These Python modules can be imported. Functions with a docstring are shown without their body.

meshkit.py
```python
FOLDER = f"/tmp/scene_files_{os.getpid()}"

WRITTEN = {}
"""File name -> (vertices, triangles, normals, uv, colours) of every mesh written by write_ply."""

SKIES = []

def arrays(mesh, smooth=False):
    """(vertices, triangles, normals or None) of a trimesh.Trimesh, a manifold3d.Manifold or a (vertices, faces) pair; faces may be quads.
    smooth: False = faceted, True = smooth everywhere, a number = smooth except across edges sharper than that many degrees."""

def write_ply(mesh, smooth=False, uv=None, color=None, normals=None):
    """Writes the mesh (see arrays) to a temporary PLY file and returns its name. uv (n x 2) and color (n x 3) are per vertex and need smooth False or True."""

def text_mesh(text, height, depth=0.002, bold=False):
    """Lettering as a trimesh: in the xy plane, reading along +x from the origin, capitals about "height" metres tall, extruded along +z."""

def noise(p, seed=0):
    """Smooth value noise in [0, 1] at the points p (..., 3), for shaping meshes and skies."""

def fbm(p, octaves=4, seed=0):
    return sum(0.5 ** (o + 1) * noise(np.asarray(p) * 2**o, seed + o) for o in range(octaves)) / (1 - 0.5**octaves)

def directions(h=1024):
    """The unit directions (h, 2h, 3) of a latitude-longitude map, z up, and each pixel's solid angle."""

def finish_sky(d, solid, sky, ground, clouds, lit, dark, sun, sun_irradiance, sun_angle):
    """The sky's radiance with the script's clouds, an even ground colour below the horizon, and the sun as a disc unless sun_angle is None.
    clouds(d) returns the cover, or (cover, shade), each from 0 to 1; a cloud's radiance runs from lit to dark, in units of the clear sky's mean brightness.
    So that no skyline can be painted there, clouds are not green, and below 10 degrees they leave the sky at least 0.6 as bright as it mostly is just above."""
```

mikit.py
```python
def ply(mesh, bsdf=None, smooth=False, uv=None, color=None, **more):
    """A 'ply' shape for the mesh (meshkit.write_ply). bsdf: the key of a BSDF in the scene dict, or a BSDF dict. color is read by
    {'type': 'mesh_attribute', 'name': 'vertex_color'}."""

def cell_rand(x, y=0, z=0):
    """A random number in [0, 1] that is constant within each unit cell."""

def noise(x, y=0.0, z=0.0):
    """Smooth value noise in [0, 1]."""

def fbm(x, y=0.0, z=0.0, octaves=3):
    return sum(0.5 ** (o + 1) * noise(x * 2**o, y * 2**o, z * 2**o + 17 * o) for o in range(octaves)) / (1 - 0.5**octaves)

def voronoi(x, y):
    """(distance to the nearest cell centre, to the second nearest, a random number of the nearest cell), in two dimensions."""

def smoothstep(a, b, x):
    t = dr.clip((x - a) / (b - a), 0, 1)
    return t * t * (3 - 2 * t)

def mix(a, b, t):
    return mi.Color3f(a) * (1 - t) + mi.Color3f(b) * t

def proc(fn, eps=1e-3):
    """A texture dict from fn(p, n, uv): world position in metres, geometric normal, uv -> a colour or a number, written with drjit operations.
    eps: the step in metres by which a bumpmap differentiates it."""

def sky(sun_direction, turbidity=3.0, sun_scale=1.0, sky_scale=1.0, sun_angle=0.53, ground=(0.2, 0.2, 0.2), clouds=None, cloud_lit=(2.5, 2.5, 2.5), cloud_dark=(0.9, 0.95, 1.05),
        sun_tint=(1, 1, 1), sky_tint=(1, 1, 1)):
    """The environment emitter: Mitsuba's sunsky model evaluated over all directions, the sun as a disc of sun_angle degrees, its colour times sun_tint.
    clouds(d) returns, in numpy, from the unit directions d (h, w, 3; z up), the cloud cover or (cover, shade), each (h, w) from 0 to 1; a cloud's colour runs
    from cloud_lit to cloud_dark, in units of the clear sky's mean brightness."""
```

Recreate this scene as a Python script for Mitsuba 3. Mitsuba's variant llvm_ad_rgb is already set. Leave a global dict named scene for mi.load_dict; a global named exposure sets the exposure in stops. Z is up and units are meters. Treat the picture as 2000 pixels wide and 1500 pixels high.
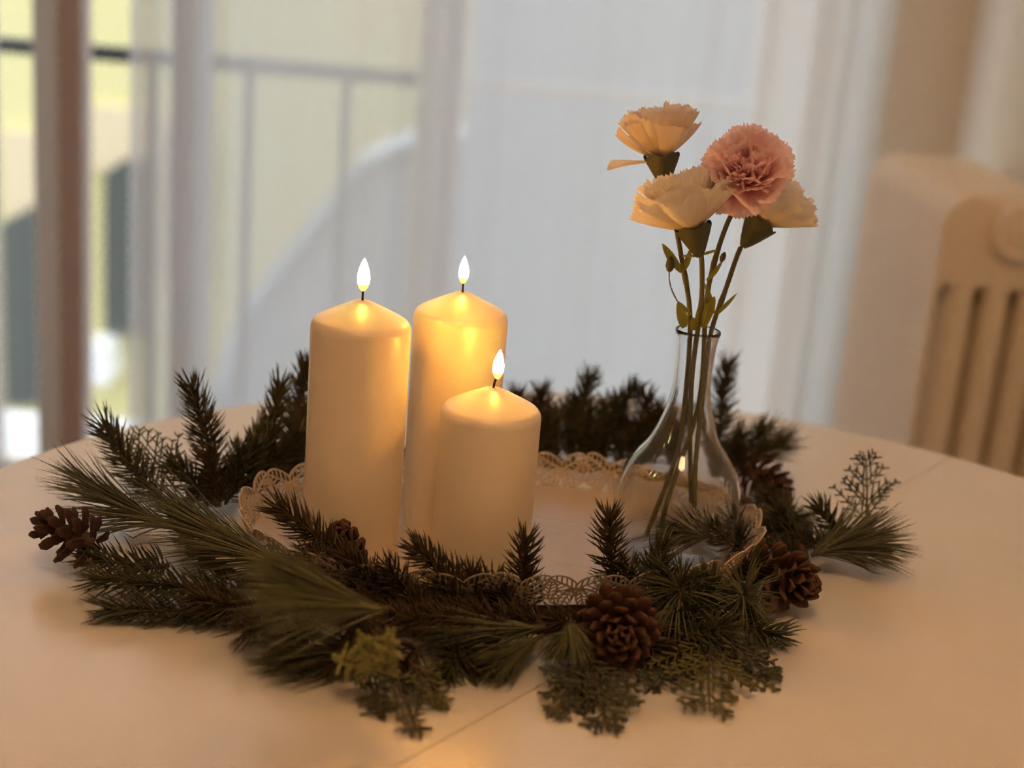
import math, random
import numpy as np, trimesh, shapely
from shapely.geometry import Polygon, LineString, Point
from shapely import affinity
import drjit as dr
import mitsuba as mi
import mikit, meshkit
from mikit import proc, fbm, noise, mix, smoothstep

RNG = np.random.default_rng(7)
T = mi.ScalarTransform4f

# ------------------------------------------------------------------ camera, sky, lamps, exposure
exposure = 0.0
F_PX, CX, CY = 2773.0, 1000.0, 750.0
TABLE_Z, EYE = 0.75, 1.155
down = np.array([-790, 9500, 2773.0]); down /= np.linalg.norm(down)        # world "down" seen from the camera
up_c = -down
y_c = np.array([0, 0, 1.0]) - up_c[2] * up_c; y_c /= np.linalg.norm(y_c)
x_c = np.cross(y_c, up_c)
ROT = np.stack([x_c, y_c, up_c])
origin = np.array([0, 0, EYE])
scene, labels = {}, {}
scene['camera'] = {'type': 'thinlens', 'fov': math.degrees(2 * math.atan(1000 / F_PX)), 'fov_axis': 'x',
                   'to_world': T().look_at(origin=origin.tolist(), target=(origin + ROT[:, 2]).tolist(), up=(ROT @ np.array([0, -1.0, 0])).tolist()),
                   'aperture_radius': 0.0068, 'focus_distance': 0.945, 'near_clip': 0.05, 'far_clip': 100.0}
SKY_GAIN, LAMP, FLAME_LIGHT = 20.0, 22.0, 250.0
LAMP_TINT = (1.0, 0.56, 0.25)
scene['sky'] = mikit.sky([0.2, -0.6, 0.75], turbidity=4.0, sun_scale=0.0, sky_scale=SKY_GAIN,
                         clouds=lambda d: (np.ones(d.shape[:2]), 0.25 + 0.3 * meshkit.fbm(d * 3.0, 4, 5)),
                         cloud_lit=(1.42, 1.5, 1.60), cloud_dark=(0.96, 1.03, 1.14))


def ray(px, py):
    return ROT @ np.array([(px - CX) / F_PX, (py - CY) / F_PX, 1.0])


def on(px, py, z=0.0):
    """World point at height z over the table top along that line of sight."""
    d = ray(px, py)
    return origin + d * ((TABLE_Z + z - EYE) / d[2])


def at(px, py, y):
    """World point at distance y into the room."""
    d = ray(px, py)
    return origin + d * (y / d[1])


# ------------------------------------------------------------------ helpers
def cat(ms):
    return trimesh.util.concatenate(ms) if len(ms) > 1 else ms[0]


def numbered(key):
    if key not in TAKEN:
        TAKEN[key] = 0
        return key
    TAKEN[key] += 1
    return f'{key}_{TAKEN[key]:03d}'


TAKEN = {}


def add(name, mesh, bsdf, parent=None, smooth=30, **kw):
    key = numbered((parent + '__' if parent else '') + name)
    scene[key] = mikit.ply(mesh, bsdf, smooth=smooth, **kw)
    return key


def thing(name, label, cat_, group=None):
    key = numbered(name)
    labels[key] = {'label': label, 'category': cat_}
    if group:
        labels[key]['group'] = group
    return key


def struct(key):
    labels.setdefault(key, {})['kind'] = 'structure'
    return key


def box(x0, x1, y0, y1, z0, z1, r=0.0):
    if r <= 0:
        m = trimesh.creation.box((x1 - x0, y1 - y0, z1 - z0))
        m.apply_translation([(x0 + x1) / 2, (y0 + y1) / 2, (z0 + z1) / 2])
        return m
    pts = []
    for sx in (0, 1):
        for sy in (0, 1):
            for sz in (0, 1):
                c = np.array([(x0, x1)[sx], (y0, y1)[sy], (z0, z1)[sz]])
                s = np.array([1 - 2 * sx, 1 - 2 * sy, 1 - 2 * sz]) * r
                for k in range(3):
                    o = s.copy(); o[k] = 0
                    pts.append(c + o)
    return trimesh.convex.convex_hull(np.array(pts))


def lathe(profile, n=48, center=(0, 0, 0), closed=False):
    """profile: (r, z) pairs from bottom to top."""
    p = np.asarray(profile, float)
    a = np.arange(n) * 2 * np.pi / n
    v = np.stack([p[:, None, 0] * np.cos(a), p[:, None, 0] * np.sin(a), np.broadcast_to(p[:, None, 1], (len(p), n))], -1).reshape(-1, 3) + np.asarray(center)
    rows = len(p) if closed else len(p) - 1
    i, j = np.meshgrid(np.arange(rows), np.arange(n), indexing='ij')
    k = (i + 1) % len(p)
    q = np.stack([i * n + j, i * n + (j + 1) % n, k * n + (j + 1) % n, k * n + j], -1).reshape(-1, 4)
    return trimesh.Trimesh(v, np.vstack([q[:, [0, 1, 2]], q[:, [0, 2, 3]]]), process=False)


def frames(t):
    ref = np.where(np.abs(t[..., 2:]) < 0.9, [0, 0, 1.0], [1.0, 0, 0])
    a = np.cross(t, ref)
    a /= np.linalg.norm(a, axis=-1, keepdims=True) + 1e-12
    return a, np.cross(t, a)


def tubes(P, rad, sides=3, cap=False):
    """P (n, s, 3) polylines, rad (s,) or (n, s): one mesh of n thin tubes."""
    P = np.asarray(P, float)
    n, s, _ = P.shape
    rad = np.broadcast_to(rad, (n, s))
    t = np.gradient(P, axis=1)
    t /= np.linalg.norm(t, axis=-1, keepdims=True) + 1e-12
    a, b = frames(t)
    ang = np.arange(sides) * 2 * np.pi / sides
    v = P[:, :, None] + rad[:, :, None, None] * (np.cos(ang)[:, None] * a[:, :, None] + np.sin(ang)[:, None] * b[:, :, None])
    i, j, k = np.meshgrid(np.arange(n), np.arange(s - 1), np.arange(sides), indexing='ij')
    o = (i * s + j) * sides
    q = np.stack([o + k, o + (k + 1) % sides, o + sides + (k + 1) % sides, o + sides + k], -1).reshape(-1, 4)
    return trimesh.Trimesh(v.reshape(-1, 3), np.vstack([q[:, [0, 1, 2]], q[:, [0, 2, 3]]]), process=False)


def bez(p0, p1, p2, n):
    t = np.linspace(0, 1, n)[:, None]
    return (1 - t) ** 2 * p0 + 2 * t * (1 - t) * p1 + t ** 2 * p2


def spline(pts, n):
    from scipy.interpolate import CubicSpline
    pts = np.asarray(pts, float)
    return CubicSpline(np.linspace(0, 1, len(pts)), pts)(np.linspace(0, 1, n))


def rgb(*c):
    return {'type': 'rgb', 'value': list(c)}


def pr(key, base, rough=0.5, spec=0.5, **kw):
    d = {'type': 'principled', 'base_color': base if isinstance(base, dict) else rgb(*base), 'roughness': rough, 'specular': spec, **kw}
    scene[key] = {'type': 'twosided', 'b': d}
    return key


VC = {'type': 'mesh_attribute', 'name': 'vertex_color'}

# ------------------------------------------------------------------ materials
pr('paint_wall', proc(lambda p, n, uv: mix((0.75, 0.69, 0.60), (0.72, 0.66, 0.57), fbm(p.x * 3, p.y * 3, p.z * 3))), 0.7, 0.3)
pr('paint_ceiling', (0.82, 0.80, 0.76), 0.8, 0.2)
pr('wood_floor', proc(lambda p, n, uv: mix((0.36, 0.23, 0.13), (0.24, 0.15, 0.08), fbm(p.x * 40, p.y * 2.5, 3.0))), 0.4, 0.5)
pr('frame_white', (0.80, 0.79, 0.77), 0.4, 0.5)
pr('frame_grey', (0.60, 0.62, 0.62), 0.45, 0.5)
pr('frame_brown', (0.40, 0.31, 0.27), 0.45, 0.5)
pr('table_lacquer', proc(lambda p, n, uv: mix((0.80, 0.77, 0.72), (0.76, 0.73, 0.68), fbm(p.x * 9, p.y * 9, 1.0))), 0.27, 0.5)
pr('radiator_enamel', (0.88, 0.81, 0.70), 0.35, 0.5)
pr('tray_rim', (0.44, 0.36, 0.28), 0.3, 0.5)
pr('tray_enamel', (0.62, 0.54, 0.45), 0.10, 0.6, clearcoat=0.5, clearcoat_gloss=0.9)
pr('wax', proc(lambda p, n, uv: mix((0.90, 0.79, 0.62), (0.87, 0.75, 0.58), fbm(p.x * 60, p.y * 60, p.z * 40))), 0.33, 0.5)
pr('wick', (0.035, 0.018, 0.02), 0.9, 0.2)
pr('needle', VC, 0.45, 0.5)
pr('bark', (0.060, 0.040, 0.022), 0.8, 0.3)
pr('cone_brown', VC, 0.7, 0.3)
pr('stem_green', (0.085, 0.075, 0.028), 0.5, 0.5)
pr('calyx_green', (0.060, 0.062, 0.035), 0.6, 0.4)
scene['leaf_green'] = {'type': 'principledthin', 'base_color': rgb(0.26, 0.25, 0.05), 'roughness': 0.5, 'diff_trans': 0.8, 'spec_trans': 0.0}
scene['petal'] = {'type': 'principledthin', 'base_color': VC, 'roughness': 0.6, 'diff_trans': 0.9, 'spec_trans': 0.0}
scene['sheer'] = {'type': 'mask', 'opacity': 0.76, 'b': {'type': 'principledthin', 'base_color': rgb(0.79, 0.83, 0.87), 'roughness': 0.8, 'diff_trans': 1.1, 'spec_trans': 0.0}}
scene['glass'] = {'type': 'dielectric', 'int_ior': 1.5, 'ext_ior': 1.0}
scene['pane_glass'] = {'type': 'thindielectric', 'int_ior': 1.5}
pr('yellow_render', proc(lambda p, n, uv: mix((0.71, 0.65, 0.33), (0.67, 0.61, 0.30), fbm(p.x * 2, p.y * 2, p.z * 2))), 0.9, 0.1)
pr('tan_render', (0.70, 0.58, 0.38), 0.9, 0.1)
pr('dark_paint', (0.085, 0.095, 0.085), 0.6, 0.3)
pr('iron_rail', (0.035, 0.050, 0.055), 0.5, 0.4)
pr('pale_render', proc(lambda p, n, uv: mix((0.52, 0.58, 0.62), (0.46, 0.52, 0.56), fbm(p.x * 2, p.y * 2, p.z * 2))), 0.9, 0.1)
pr('beige_render', (0.68, 0.60, 0.52), 0.9, 0.1)
pr('grey_concrete', (0.36, 0.39, 0.42), 0.9, 0.1)
pr('white_paint', (0.85, 0.86, 0.85), 0.7, 0.2)
pr('tile_white', (0.78, 0.79, 0.80), 0.6, 0.3)
pr('asphalt', (0.25, 0.25, 0.25), 0.9, 0.1)
pr('brass', (0.75, 0.6, 0.3), 0.3, 0.5, metallic=1.0)

# ------------------------------------------------------------------ room
XL, XR, YB, YF, ZC = -2.3, 0.79, 2.72, -1.9, 2.65
WX0, WX1, WZ0, WZ1 = -1.45, 0.625, 0.04, 2.35          # glazed opening to the balcony
struct(add('floor', box(XL - .1, XR + .1, YF - .1, YB + .2, -0.06, 0.0), 'wood_floor', smooth=False))
struct(add('ceiling', box(XL - .1, XR + .1, YF - .1, YB + .2, ZC, ZC + .06), 'paint_ceiling', smooth=False))
struct(add('wall_left', box(XL - .12, XL, YF - .1, YB + .2, 0, ZC), 'paint_wall', smooth=False))
struct(add('wall_right', box(XR, XR + .12, YF - .1, YB + .2, 0, ZC), 'paint_wall', smooth=False))
struct(add('wall_front', box(XL, XR, YF - .12, YF, 0, ZC), 'paint_wall', smooth=False))
struct(add('wall_back', cat([box(XL, WX0, YB, YB + .2, 0, ZC), box(WX1, XR, YB, YB + .2, 0, ZC), box(WX0, WX1, YB, YB + .2, WZ1, ZC), box(WX0, WX1, YB, YB + .2, 0, WZ0)]), 'paint_wall', smooth=False))
struct(add('baseboard_right', box(XR - .015, XR, YF, YB, 0, .09, .004), 'frame_white', smooth=False))
struct(add('baseboard_back', box(WX1, XR - .016, YB - .015, YB, 0, .09, .004), 'frame_white', smooth=False))
# glazed balcony front: frame, mullions, panes
labels['window_1'] = {'kind': 'structure', 'label': 'tall glazed balcony front with white and brown mullions'}
win = 'window_1'
FY0, FY1 = YB + .05, YB + .12


def xw(px, y=YB + .05):
    return at(px, 400, y)[0]


add('frame', cat([box(WX0, WX0 + .06, FY0, FY1, WZ0, WZ1, .004), box(WX1 - .05, WX1, FY0, FY1, WZ0, WZ1, .004), box(WX0, WX1, FY0, FY1, WZ1 - .06, WZ1, .004), box(WX0, WX1, FY0, FY1, WZ0, WZ0 + .05, .004)]), 'frame_white', win, False)
m1a, m1b, m1c = xw(66), xw(114), xw(160)
mul = [(m1a, m1b, 'frame_grey'), (m1b, m1c, 'frame_brown'), (xw(332), xw(398), 'frame_brown'), (xw(800), xw(885), 'frame_white')]
for a, b, m in mul:
    add('mullion', box(a, b, FY0, FY1, WZ0 + .05, WZ1 - .06, .004), m, win, False)
edges = [WX0 + .06, m1a, m1c, xw(332), xw(398), xw(800), xw(885), WX1 - .05]
for a, b in zip(edges[::2], edges[1::2]):
    g = trimesh.Trimesh([[a, YB + .085, WZ0 + .05], [b, YB + .085, WZ0 + .05], [b, YB + .085, WZ1 - .06], [a, YB + .085, WZ1 - .06]], [[0, 1, 2], [0, 2, 3]], process=False)
    add('pane', g, 'pane_glass', win, False)

# ------------------------------------------------------------------ outside: balcony, railing, houses
struct(add('balcony_floor', box(-2.6, 1.4, YB + .2, 3.385, -0.12, -0.005), 'tile_white', smooth=False))
PX0R = at(1452, 400, 3.35)[0]
rail = thing('balcony_railing', 'balcony railing with dark iron balusters behind the sheer curtain', 'railing')
RY = 3.35
zr = at(400, 118, RY)[2]
RX = at(850, 400, RY)[0]
add('top_rail', box(-2.6, RX, RY - .02, RY + .02, zr - .02, zr + .015, .005), 'iron_rail', rail, False)
add('white_rail', box(RX, PX0R, RY - .015, RY + .015, zr - .018, zr + .012, .004), 'white_paint', rail, False)
for px in range(-449, 860, 186):
    x = at(px, 400, RY)[0]
    add('baluster', trimesh.creation.cylinder(0.011, zr - .02 - .0, sections=10).apply_translation([x, RY, (zr - .02) / 2]), 'iron_rail', rail)

struct(add('ground', box(-14, 14, 3.5, 20, -3.3, -3.2), 'asphalt', smooth=False))
HY = 8.0
house = thing('yellow_house', 'pale yellow rendered house seen beyond the balcony railing', 'building')


def hx(px):
    return at(px, 400, HY)[0]


def hz(py, px=200):
    return at(px, py, HY)[2]


add('wall', box(-7, hx(905), HY, HY + .4, -3.2, 3.2), 'yellow_render', house, False)
add('tan_panel', box(hx(18), hx(112), HY - .06, HY + .01, hz(420, 60), hz(255, 60)), 'tan_render', house, False)
add('tan_panel', box(hx(186), hx(330), HY - .05, HY + .01, hz(330), hz(205)), 'tan_render', house, False)
p0 = [(hx(14), hz(432, 14)), (hx(112), hz(378, 112)), (hx(112), hz(775, 112)), (hx(14), hz(785, 14))]


def slab(poly, y0, y1):
    m = trimesh.creation.extrude_polygon(Polygon(poly), y1 - y0, engine='earcut')
    m.apply_transform([[1, 0, 0, 0], [0, 0, -1, y1], [0, 1, 0, 0], [0, 0, 0, 1]])
    return m


add('door', slab(p0, HY - .1, HY + .01), 'dark_paint', house, False)
add('door', slab([(hx(213), hz(338)), (hx(245), hz(306)), (hx(300), hz(300)), (hx(300), hz(640)), (hx(213), hz(640))], HY - .1, HY + .01), 'dark_paint', house, False)
add('white_step', box(hx(196), hx(240), HY - .3, HY + .01, hz(722), hz(648)), 'white_paint', house, False)
add('tan_panel', box(hx(215), hx(330), HY - .05, HY + .01, hz(645), hz(331)), 'tan_render', house, False)
add('door', box(hx(340), hx(392), HY - .1, HY + .01, hz(520), hz(240)), 'dark_paint', house, False)
add('eave', box(-7, hx(905), HY - .35, HY + .5, 3.2, 3.32), 'white_paint', house, False)
# outside stair with a white coping, rising to the right
stair = thing('outside_stair', 'grey concrete stair flank with white sloping coping beyond the railing', 'stairs')
SY = 6.2


def sp(px, py):
    q = at(px, py, SY)
    return (q[0], q[2])


add('flank', slab([sp(395, 830), sp(480, 600), sp(700, 322), sp(790, 285), sp(905, 275), sp(905, 1000), sp(395, 1000)], SY, SY + .5), 'grey_concrete', stair, False)
c0 = [sp(388, 822), sp(472, 592), sp(694, 316), sp(788, 276), sp(905, 265), sp(905, 276), sp(794, 288), sp(706, 330), sp(490, 615), sp(408, 842)]
add('coping', slab(c0, SY - .06, SY + .56), 'pale_render', stair, False)
neigh = thing('pale_house', 'pale blue grey house wall beyond the right window pane', 'building')
NY = 5.4
nx0, nx1 = at(905, 300, NY)[0], 3.2
add('wall', box(nx0, nx1, NY, NY + .3, -3.2, 3.2), 'pale_render', neigh, False)
part = thing('balcony_partition', 'warm beige plaster partition at the right end of the balcony', 'wall')
PX0 = at(1452, 400, 3.46)[0]
add('panel', box(PX0, 1.6, 3.46, 3.56, -.12, 2.6), 'beige_render', part, False)
add('cap', box(PX0 - .01, 1.6, 3.45, 3.57, 2.6, 2.64), 'white_paint', part, False)
add('base_course', box(nx0, nx1, NY - .03, NY, -3.2, at(1150, 900, NY)[2]), 'grey_concrete', neigh, False)


# ------------------------------------------------------------------ curtains
def curtain(x0, x1, y, z0, z1, fold, seed):
    n = int((x1 - x0) / 0.006) + 2
    xs = np.linspace(x0, x1, n)
    zs = np.linspace(z0, z1, 26)
    X, Z = np.meshgrid(xs, zs)
    Y = y + fold(X, Z)
    v = np.stack([X, Y, Z], -1).reshape(-1, 3)
    i, j = np.meshgrid(np.arange(len(zs) - 1), np.arange(n - 1), indexing='ij')
    q = np.stack([i * n + j, i * n + j + 1, (i + 1) * n + j + 1, (i + 1) * n + j], -1).reshape(-1, 4)
    return trimesh.Trimesh(v, np.vstack([q[:, [0, 1, 2]], q[:, [0, 2, 3]]]), process=False)


CUR = 2.58


def folds(X, Z):
    left = np.exp(-((X + 0.66) / 0.10) ** 2)
    mid = np.exp(-((X + 0.20) / 0.09) ** 2)
    right = 1 / (1 + np.exp(-(X - 0.39) / 0.03))
    p = 0.15 * (Z - 1.0)
    return (0.030 * left * np.sin(X * 2 * np.pi / 0.062 + p) + 0.016 * mid * np.sin(X * 2 * np.pi / 0.09 + 1 + p)
            + 0.014 * right * np.sin(X * 2 * np.pi / 0.115 + 0.6 + 1.5 * p) + 0.006 * np.sin(X * 2 * np.pi / 0.21 + p) + 0.0015 * np.sin(X * 2 * np.pi / 0.047))


cur = thing('sheer_curtain', 'wide white sheer curtain covering the window behind candles and flowers', 'curtain')
add('fabric', curtain(-0.733, 0.62, CUR, 0.03, 2.42, folds, 1), 'sheer', cur, True)
cur2 = thing('sheer_curtain', 'narrow edge of white sheer curtain at the far left border', 'curtain')
add('fabric', curtain(-1.40, -0.962, CUR, 0.03, 2.42, lambda X, Z: 0.03 * np.sin(X * 2 * np.pi / 0.08), 2), 'sheer', cur2, True)

# ------------------------------------------------------------------ pendant lamp over the table (above the frame)
lamp = thing('pendant_lamp', 'round opal glass pendant lamp hanging over the table', 'lamp')
LP = np.array([0.0, 0.08, 2.10])
key = add('globe', trimesh.creation.icosphere(3, 0.16).apply_translation(LP), 'frame_white', lamp, True)
scene[key]['emitter'] = {'type': 'area', 'radiance': rgb(*(LAMP * c for c in LAMP_TINT))}
add('cord', trimesh.creation.cylinder(0.004, ZC - LP[2] - .16, sections=8).apply_translation([LP[0], LP[1], (ZC + LP[2] + .16) / 2]), 'frame_brown', lamp)
add('cap', lathe([(0, LP[2] + .155), (.035, LP[2] + .155), (.03, LP[2] + .2), (0, LP[2] + .2)], 24, (LP[0], LP[1], 0)), 'brass', lamp)

# ------------------------------------------------------------------ radiator
rad = thing('radiator', 'cream column radiator standing along the right wall', 'radiator')
RX0, RW, RZ0, RZ1 = 0.572, 0.196, 0.10, 0.912
RYN, PITCH, NSEC = 1.945, 0.0485, 10


def section():
    out = shapely.box(0, RZ0, RW, RZ1).buffer(-.045).buffer(.045, 12)
    for k in range(4):
        x = (.021, .070, .119, .168)[k]
        out = out.difference(LineString([(x, RZ0 + .13), (x, RZ1 - .14)]).buffer(0.0085, 6))
    ms = []
    for inset, half in ((.0095, .0225), (.0065, .0205), (.004, .0175), (.002, .013), (0.0, .008)):
        g = out.buffer(-inset)
        m = cat([trimesh.creation.extrude_polygon(q, 2 * half, engine='earcut') for q in getattr(g, 'geoms', [g])])
        m.apply_transform([[1, 0, 0, 0], [0, 0, -1, half], [0, 1, 0, 0], [0, 0, 0, 1]])
        ms.append(m)
    return cat(ms)


sec = section()
sec_dict = mikit.ply(sec, 'radiator_enamel', smooth=False)
for k in range(NSEC):
    scene[numbered(rad + '__section')] = {**sec_dict, 'to_world': T().translate([RX0, RYN + .024 + k * PITCH, 0])}
yh = RYN - .001
hub = np.array([RX0 + RW / 2 + .004, 0, at(1985, 452, RYN)[2]])
hp = lathe([(0, 0), (.036, 0), (.040, .006), (.040, .016), (.034, .021), (.030, .015), (.019, .015), (.016, .024), (0, .025)], 40)
hp.apply_transform([[1, 0, 0, hub[0]], [0, 0, -1, yh], [0, 1, 0, hub[2]], [0, 0, 0, 1]])
add('plug', hp, 'radiator_enamel', rad)
for yy in (RYN + .024, RYN + .024 + (NSEC - 1) * PITCH):
    add('foot', box(RX0 + .03, RX0 + RW - .03, yy - .014, yy + .014, 0, RZ0 + .02, .004), 'radiator_enamel', rad, False)

# ------------------------------------------------------------------ table
TC, TR = np.array([0.1, 0.85]), 0.538
SEAM = math.atan2(1.326, 1.0)
table = thing('round_table', 'white lacquered round table with a seam across its top', 'table')
TZ0 = TABLE_Z - .028


def half_leaf(side):
    """Half of the round top: its rim rounded, its joint edge slightly eased."""
    rings = []
    for rd, sd, z in ((.012, .0, TZ0), (.003, .0, TZ0 + .006), (0, 0, TZ0 + .014), (.002, 0, TABLE_Z - .006), (.006, 0.0002, TABLE_Z - .002), (.011, .0009, TABLE_Z)):
        r, s = TR - rd, 0.00018 + sd * .45
        a0 = math.asin(s / r)
        a = np.linspace(a0, np.pi - a0, 120)
        arc = np.stack([r * np.cos(a), r * np.sin(a)], 1)
        line = np.stack([np.linspace(arc[-1, 0], arc[0, 0], 40)[1:-1], np.full(38, s)], 1)
        p = np.vstack([arc, line])
        c, s_ = math.cos(SEAM), math.sin(SEAM)
        if side < 0:
            p = -p
        p = p @ np.array([[c, s_], [-s_, c]]) + TC
        rings.append(np.column_stack([p, np.full(len(p), z)]))
    n = len(rings[0])
    v = np.vstack(rings + [rings[0].mean(0)[None], rings[-1].mean(0)[None]])
    f = []
    for i in range(len(rings) - 1):
        for j in range(n):
            a, b = i * n + j, i * n + (j + 1) % n
            f += [[a, b, b + n], [a, b + n, a + n]]
    e0, e1 = len(rings) * n, len(rings) * n + 1
    for j in range(n):
        f.append([e0, (j + 1) % n, j])
        f.append([e1, (len(rings) - 1) * n + j, (len(rings) - 1) * n + (j + 1) % n])
    return trimesh.Trimesh(v, f, process=False)


add('leaf', half_leaf(1), 'table_lacquer', table, 25)
add('leaf', half_leaf(-1), 'table_lacquer', table, 25)
add('apron', lathe([(TR - .09, TZ0 - .08), (TR - .07, TZ0 - .08), (TR - .07, TZ0), (TR - .09, TZ0)], 72, (TC[0], TC[1], 0), True), 'table_lacquer', table)
for k in range(4):
    a = SEAM + math.pi / 4 + k * math.pi / 2
    c = TC + (TR - .08) * np.array([math.cos(a), math.sin(a)])
    add('leg', lathe([(0, 0), (.016, 0), (.02, .3), (.028, .62), (.03, TZ0 - .01), (0, TZ0 - .01)], 20, (c[0], c[1], 0)), 'table_lacquer', table)

# ------------------------------------------------------------------ tray with pierced leaf rim
TRC, TA, TB, TROT = np.array([0.003, 0.937]), 0.168, 0.101, math.radians(11)
FLOOR = TABLE_Z + 0.006


def oval(s, flare=0.0, k=2.25):
    """Point on the tray's oval at arc fraction s (vectorised), widened by flare."""
    return OV(s) + ON(s) * np.asarray(flare)[..., None]


_t = np.linspace(0, 2 * np.pi, 2001)
_x = (TA) * np.sign(np.cos(_t)) * np.abs(np.cos(_t)) ** (2 / 2.25)
_y = (TB) * np.sign(np.sin(_t)) * np.abs(np.sin(_t)) ** (2 / 2.25)
_P = np.stack([_x * math.cos(TROT) - _y * math.sin(TROT), _x * math.sin(TROT) + _y * math.cos(TROT)], 1) + TRC
_L = np.concatenate([[0], np.cumsum(np.linalg.norm(np.diff(_P, axis=0), axis=1))])
OVAL_LEN = _L[-1]
_ss = np.linspace(0, 1, 1201)
_Q = np.stack([np.interp(_ss * OVAL_LEN, _L, _P[:, k]) for k in range(2)], 1)
_d = np.gradient(_Q, axis=0); _d[0] = _d[-1] = (_Q[1] - _Q[-2])
_N = np.stack([_d[:, 1], -_d[:, 0]], 1); _N /= np.linalg.norm(_N, axis=1, keepdims=True)


def OV(s):
    s = np.mod(s, 1.0)
    return np.stack([np.interp(s, _ss, _Q[:, k]) for k in range(2)], -1)


def ON(s):
    s = np.mod(s, 1.0)
    return np.stack([np.interp(s, _ss, _N[:, k]) for k in range(2)], -1)


def leaf_shape(L, W, ang, x, y):
    """(outline, pierced slits) of one leaf, its stalk end at (x, y)."""
    t = np.linspace(0, np.pi, 16)
    prof = W / 2 * np.sin(t) ** 0.8
    xs = L / 2 * (1 - np.cos(t))
    o = Polygon(np.vstack([np.column_stack([xs, prof]), np.column_stack([xs[::-1], -prof[::-1]])[1:-1]])).buffer(0)
    inner = o.buffer(-0.0011)
    ribs = [LineString([(0, 0), (L, 0)]).buffer(0.00055)]
    for k in range(4):
        u = L * (0.16 + 0.19 * k)
        for s in (-1, 1):
            ribs.append(LineString([(u, 0), (u + W * 0.42, s * W * 0.62)]).buffer(0.00042))
    slits = inner.difference(shapely.union_all(ribs)).buffer(-0.00015).buffer(0.00015, 2).simplify(0.00008)
    f = lambda g: affinity.translate(affinity.rotate(g, ang, origin=(0, 0)), x, y)
    return f(o), f(slits)


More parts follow.
